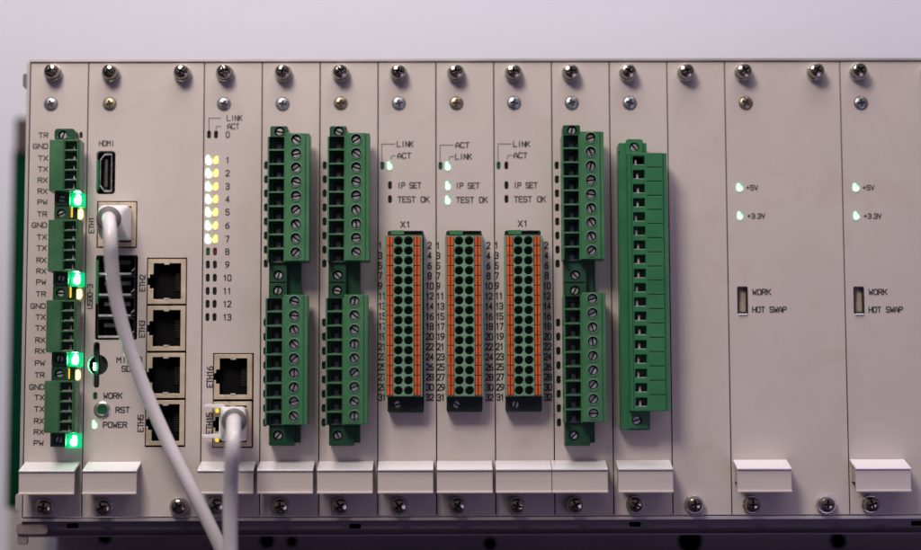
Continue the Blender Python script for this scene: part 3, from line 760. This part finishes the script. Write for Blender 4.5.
def t8(m):
    m.t('LINK', 513.6, 144, 5.2, cw=4.3, wd=0.9); m.t('ACT', 513.8, 155.3, 5.2, cw=4.9, wd=0.9)
    m.t('IP SET', 513.8, 185.2, 5.4, cw=4.1, wd=0.9); m.t('TEST OK', 514.4, 199.2, 5.4, cw=4.65, wd=0.9)
    m.led(498.6, 165.4, 'leddim'); m.led(506.4, 165.4); m.led(506.5, 185.2); m.led(506.5, 199)
    m.line([(498, 160.5), (498, 143.8), (511, 143.8)]); m.line([(507, 159), (508, 155.4), (511.8, 155.2)])
push_module(6, 'module whose orange and green connector is under X1, with only one lamp lit', (384.6, 235.5), (387.6, 423.8, 230.7, 412.5), (380.8, 380.8), (429.6, 429.8), 245.3,
    (405.6, 224.4), ((398.2, 71), (398.8, 103.3), (399, 506.3)), (UX(377.6, 480, 28), UX(433.2, 480, 28)),
    'leftmost orange striped green push-in connector, beneath the first X1 mark', t6)
push_module(7, 'module with three green lamps lit and an orange striped connector without X1 above', (445.2, 235.5), (446.4, 482.2, 230.7, 412), (438.6, 439.6), (488.4, 489.4), 245.4,
    None, ((456, 71), (456.4, 103.2), (457.7, 506)), (UX(436.8, 480, 28), UX(492.6, 480, 28)),
    'middle one of the three orange striped green push-in connectors, with no X1 above', t7)
push_module(8, 'module with an orange striped connector under X1 and all of its lamps dark', (504.4, 235.3), (505.2, 541.4, 230.4, 411.7), (497.0, 499.0), (546.3, 548.2), 245.2,
    (523, 223.4), ((513.7, 71), (514.2, 103), (517, 506)), (UX(495.8, 480, 28), UX(551.8, 480, 28)),
    'rightmost orange striped green push-in connector, beneath the second X1 mark', t8)

# ================================================================== MODULE 10  (tall plug)
m = Mod()
m.build(10, 1, 'module holding the single tall bright green eighteen-way plug')
m.pan(628.8, 70.8); m.flt(629.8, 103); m.pan(636, 505)
m.hand(UX(618.4, 480, 28), UX(673.4, 480, 28))
D = 22; mb = MB(); cut = MB()
a0 = UX(620.0, 280, D); a1 = UX(648.5, 280, D)
z1, z0 = UZ(630, 142.5, D), UZ(630, 430.2, D)
mb.rrect((a0+a1)/2, (z0+z1)/2, a1-a0, z1-z0, 1.2, 0.05, D-2)
b0, b1 = UX(626, 150, D), UX(643, 150, D)
mb.rrect((b0+b1)/2, z1-9, b1-b0, 25, 2.5, 0.1, D)
c0 = UX(628, 425, D); c1 = UX(648, 425, D)
mb.box(c0, c1, z0+1.5, z0+22, 0.1, D)
sc = [U(634.2, 147.2, D), U(636.8, 420.4, D)]
for x, z in sc: cut.cyl(x, z, 4.8, D-5.5, D+3, 24)
cut.box(a0-2, a0+1.2, z0+8, z1-8, D-5, D+3)
header(m, mb, cut, 'greenb', sc, D+0.5, SLOT)
t = thing('terminal_plug', 'tall bright green eighteen-way plug with square wire openings', 'terminal plug')
mb = MB(); mb.box(0, 34.6, -255, 0, 12, 38); mb.box(34.2, 38.8, -255, 0, 12, 36.2)
me = mb.mesh('plug_body', ['greenb']); cut = MB(); pt = 14.06
for k in range(18):
    zc = -7.4-k*pt
    cut.box(4.9, 16.6, zc-4.5, zc+4.4, 22, 42)
    if k < 17: cut.box(19.2, 33.8, zc-pt/2-0.5, zc-pt/2+0.45, 36.4, 42)
cut.box(3.1, 3.7, -256, 1, 37.2, 42); cut.box(-1, 1.0, -256, 1, 36.6, 42)
link('plug_body', carve(me, cut), t)
for k in range(18):
    zc = -7.4-k*pt; q = 7.0+(k % 5 in (1, 2, 3))*1.8+random.random()*0.9
    mb = MB(); mb.box(q, q+2.0, zc-4.2, zc+1.2, 22.2, 32); mb.box(5.2, 16.3, zc-4.4, zc-3.7, 22.2, 35)
    link('wire_clamp', mb.mesh('wire_clamp', ['shell']), t)
X, Z = U(627.6, 152.8, 38); t.location = (X*S, 0, Z*S)

# ================================================================== MODULE 11 (blank)
m = Mod(); m.build(11, 1, 'narrow blank module with no sockets, right of the tall green plug')
m.pan(687, 70.5); m.pan(695.4, 505, True)

# ================================================================== MODULES 12, 13  (power supplies)
def psu(i, px, label, dx13, screws, hx_):
    m = Mod()
    m.led(739.6+px, 187.3, 'lightgw', 6.4, 8.4); m.led(740+px, 215.6, 'lightgw', 5.6, 8.4)
    m.t('+5V', 746.3+px+dx13, 187.6, 4.6, cw=4.2, wd=0.85); m.t('+3.3V', 747.6+px+dx13, 216, 4.6, cw=4.1, wd=0.85)
    m.t('WORK', 752.7+px+dx13, 292.0, 5.2, cw=4.8, wd=0.95); m.t('HOT SWAP', 752.6+px+dx13, 309.6, 5.2, cw=4.35, wd=0.95)
    x, z = U(742.6+px, 300.2); m.cut.rrect(x, z, 10.6, 27.5, 1.2, -12, 3)
    m.build(i, 2, label)
    for s_ in screws[0]: m.pan(*s_)
    m.flt(*screws[1])
    for s_ in screws[2]: m.pan(*s_)
    m.hand(*hx_)
    m.put('switch_surround', carve(MB().rrect(0, 0, 10.4, 27.3, 1.2, -8, 0.5).mesh('switch_surround', ['black']), MB().rrect(0, 0, 7.6, 24.2, 0.8, -6.5, 3)), x, 0, z)
    m.put('switch_paddle', MB().box(-3.6, 3.6, -11.8, 11.8, -6.4, -4).box(-3.4, 3.4, -11.4, -1.5, -4, -2.6).mesh('switch_paddle', ['window']), x, 0, z)
    m.put('switch_sill', MB().box(-4.4, 4.4, -15.0, -13.6, -2, 1.2).mesh('switch_sill', ['handle']), x, 0, z)
    return m
psu(12, 0, 'power module with +5V and +3.3V lamps, right after the blank module', 0,
    ([(744.8, 70.3), (817.4, 70)], (745.8, 103), [(753, 505), (828, 505, True)]), (UX(737.6, 480, 28), UX(791.9, 480, 28)))
psu(14, 116.3, 'rightmost power module, cut off by the right edge, with +5V and +3.3V lamps', 0,
    ([(860.2, 69.8), (932.8, 69.5)], (861, 103), [(872.3, 504.6), (945, 504.4, True)]), (UX(856.2, 480, 28), UX(911.4, 480, 28)))
m = Mod(); m.build(16, 2, 'blank wide module closing the right end of the rack')
for o in [m.th]:
    pass

# ================================================================== NETWORK CABLES
def smooth_path(pts, n=14):
    P_ = [Vector(p) for p in pts]; out = []
    for i in range(len(P_)-1):
        p0 = P_[max(i-1, 0)]; p1 = P_[i]; p2 = P_[i+1]; p3 = P_[min(i+2, len(P_)-1)]
        for k in range(n):
            t_ = k/n
            out.append(0.5*((2*p1)+(-p0+p2)*t_+(2*p0-5*p1+4*p2-p3)*t_*t_+(-p0+3*p1-3*p2+p3)*t_**3))
    out.append(P_[-1]); return out
def cable(label, jx_, jz_, bootpx, pts, rad, wings):
    t = thing('network_cable', label, 'network cable', jx_, 0, jz_)
    bx_, bz_ = U(*bootpx, 50)
    def L(x, z): return x-jx_, z-jz_
    # plug body in the socket
    mb = MB(); mb.rrect(0.5, 0, 25, 30, 2, -8, 12)
    bcx, bcz = L(bx_, bz_)
    # tapered boot from the socket out to the ring
    bo = 2.4 if wings else 0.8; bw_ = 24.5 if wings else 28
    secs = [(bo, 0, bw_, 33, 2.0, 2), (bo, 0, bw_, 34, 3.0, 20), (bcx*0.6+0.4, bcz*0.6, bw_-1, 30, 6, 34), (bcx, bcz, 23.6, 24.5, 11.5, 46), (bcx, bcz, 22.4, 22.8, 11, 50)]
    vs = []; fs = []; n = 6; cnt = 4*(n+1)
    for cx_, cz_, w_, h_, r_, d_ in secs:
        for k, (sx_, sz_) in enumerate(((1, -1), (1, 1), (-1, 1), (-1, -1))):
            for i in range(n+1):
                a = math.radians(-90+90*k+90*i/n)
                vs.append((cx_+sx_*(w_/2-r_)+r_*math.cos(a), -d_, cz_+sz_*(h_/2-r_)+r_*math.sin(a)))
    for a in range(len(secs)-1):
        for i in range(cnt): fs.append((a*cnt+i, a*cnt+(i+1) % cnt, (a+1)*cnt+(i+1) % cnt, (a+1)*cnt+i))
    fs.append(tuple(range(cnt))); fs.append(tuple((len(secs)-1)*cnt+i for i in range(cnt)))
    mb.add(vs, fs)
    plug = link('plug', mb.mesh('plug', ['boot'], 60), t)
    if wings:
        mb = MB()
        mb.prism([(-27, 16.4), (-6, 14.9), (-6, 19.6), (-24, 19.6)], 8, 22)
        mb.prism([(-28, -10.4), (-26, -13.6), (-6, -14.4), (-6, -9.0)], 8, 22)
        link('latch_guard', mb.mesh('latch_guard', ['boot']), plug)
    mb = MB(); mb.lathe(bcx, bcz, [(0, 46), (11.9, 46), (12.2, 49.5), (11.4, 52.0), (9.6, 53.0), (0, 53.0)], 36)
    link('boot_ring', mb.mesh('boot_ring', ['bootg'], 60), t)
    path = [(bcx, -40, bcz)]
    for px, py, d_ in pts:
        x, z = U(px, py, d_); x, z = L(x, z); path.append((x, -d_, z))
    sp_ = smooth_path(path)
    link('cable_jacket', MB().tube(sp_, [rad]*len(sp_), 28).mesh('cable_jacket', ['cable'], 80), t)
    return t
cable('white network cable plugged into the upper left socket, slanting down across the ETH sockets', ex, ez, (108.5, 218.5),
      [(108.6, 218.3, 62), (109.2, 221.5, 76), (110.0, 230, 87), (110.5, 244, 90), (111.4, 262, 84), (115.5, 296, 72), (125.2, 335, 60), (136.5, 368, 52), (149.5, 401, 47), (163.5, 433, 45), (177, 461, 46), (195.5, 497, 46), (211, 528, 42), (222, 552, 38), (236, 585, 34), (255, 640, 30)], 6.6, False)
cable('white network cable hanging straight down from the ETH15 socket', e15[0], e15[1], (234.0, 421),
      [(233.8, 421.4, 62), (233.6, 426.5, 80), (233.2, 438, 96), (232.6, 452, 98), (231.6, 468, 90), (230.8, 485, 80), (230.3, 505, 72), (230.3, 530, 66), (230.5, 556, 62), (231, 600, 60), (231, 650, 60)], 7.2, True)

# clean bookkeeping properties
for o in list(scene.objects):
    if '_ox' in o.keys(): del o['_ox']
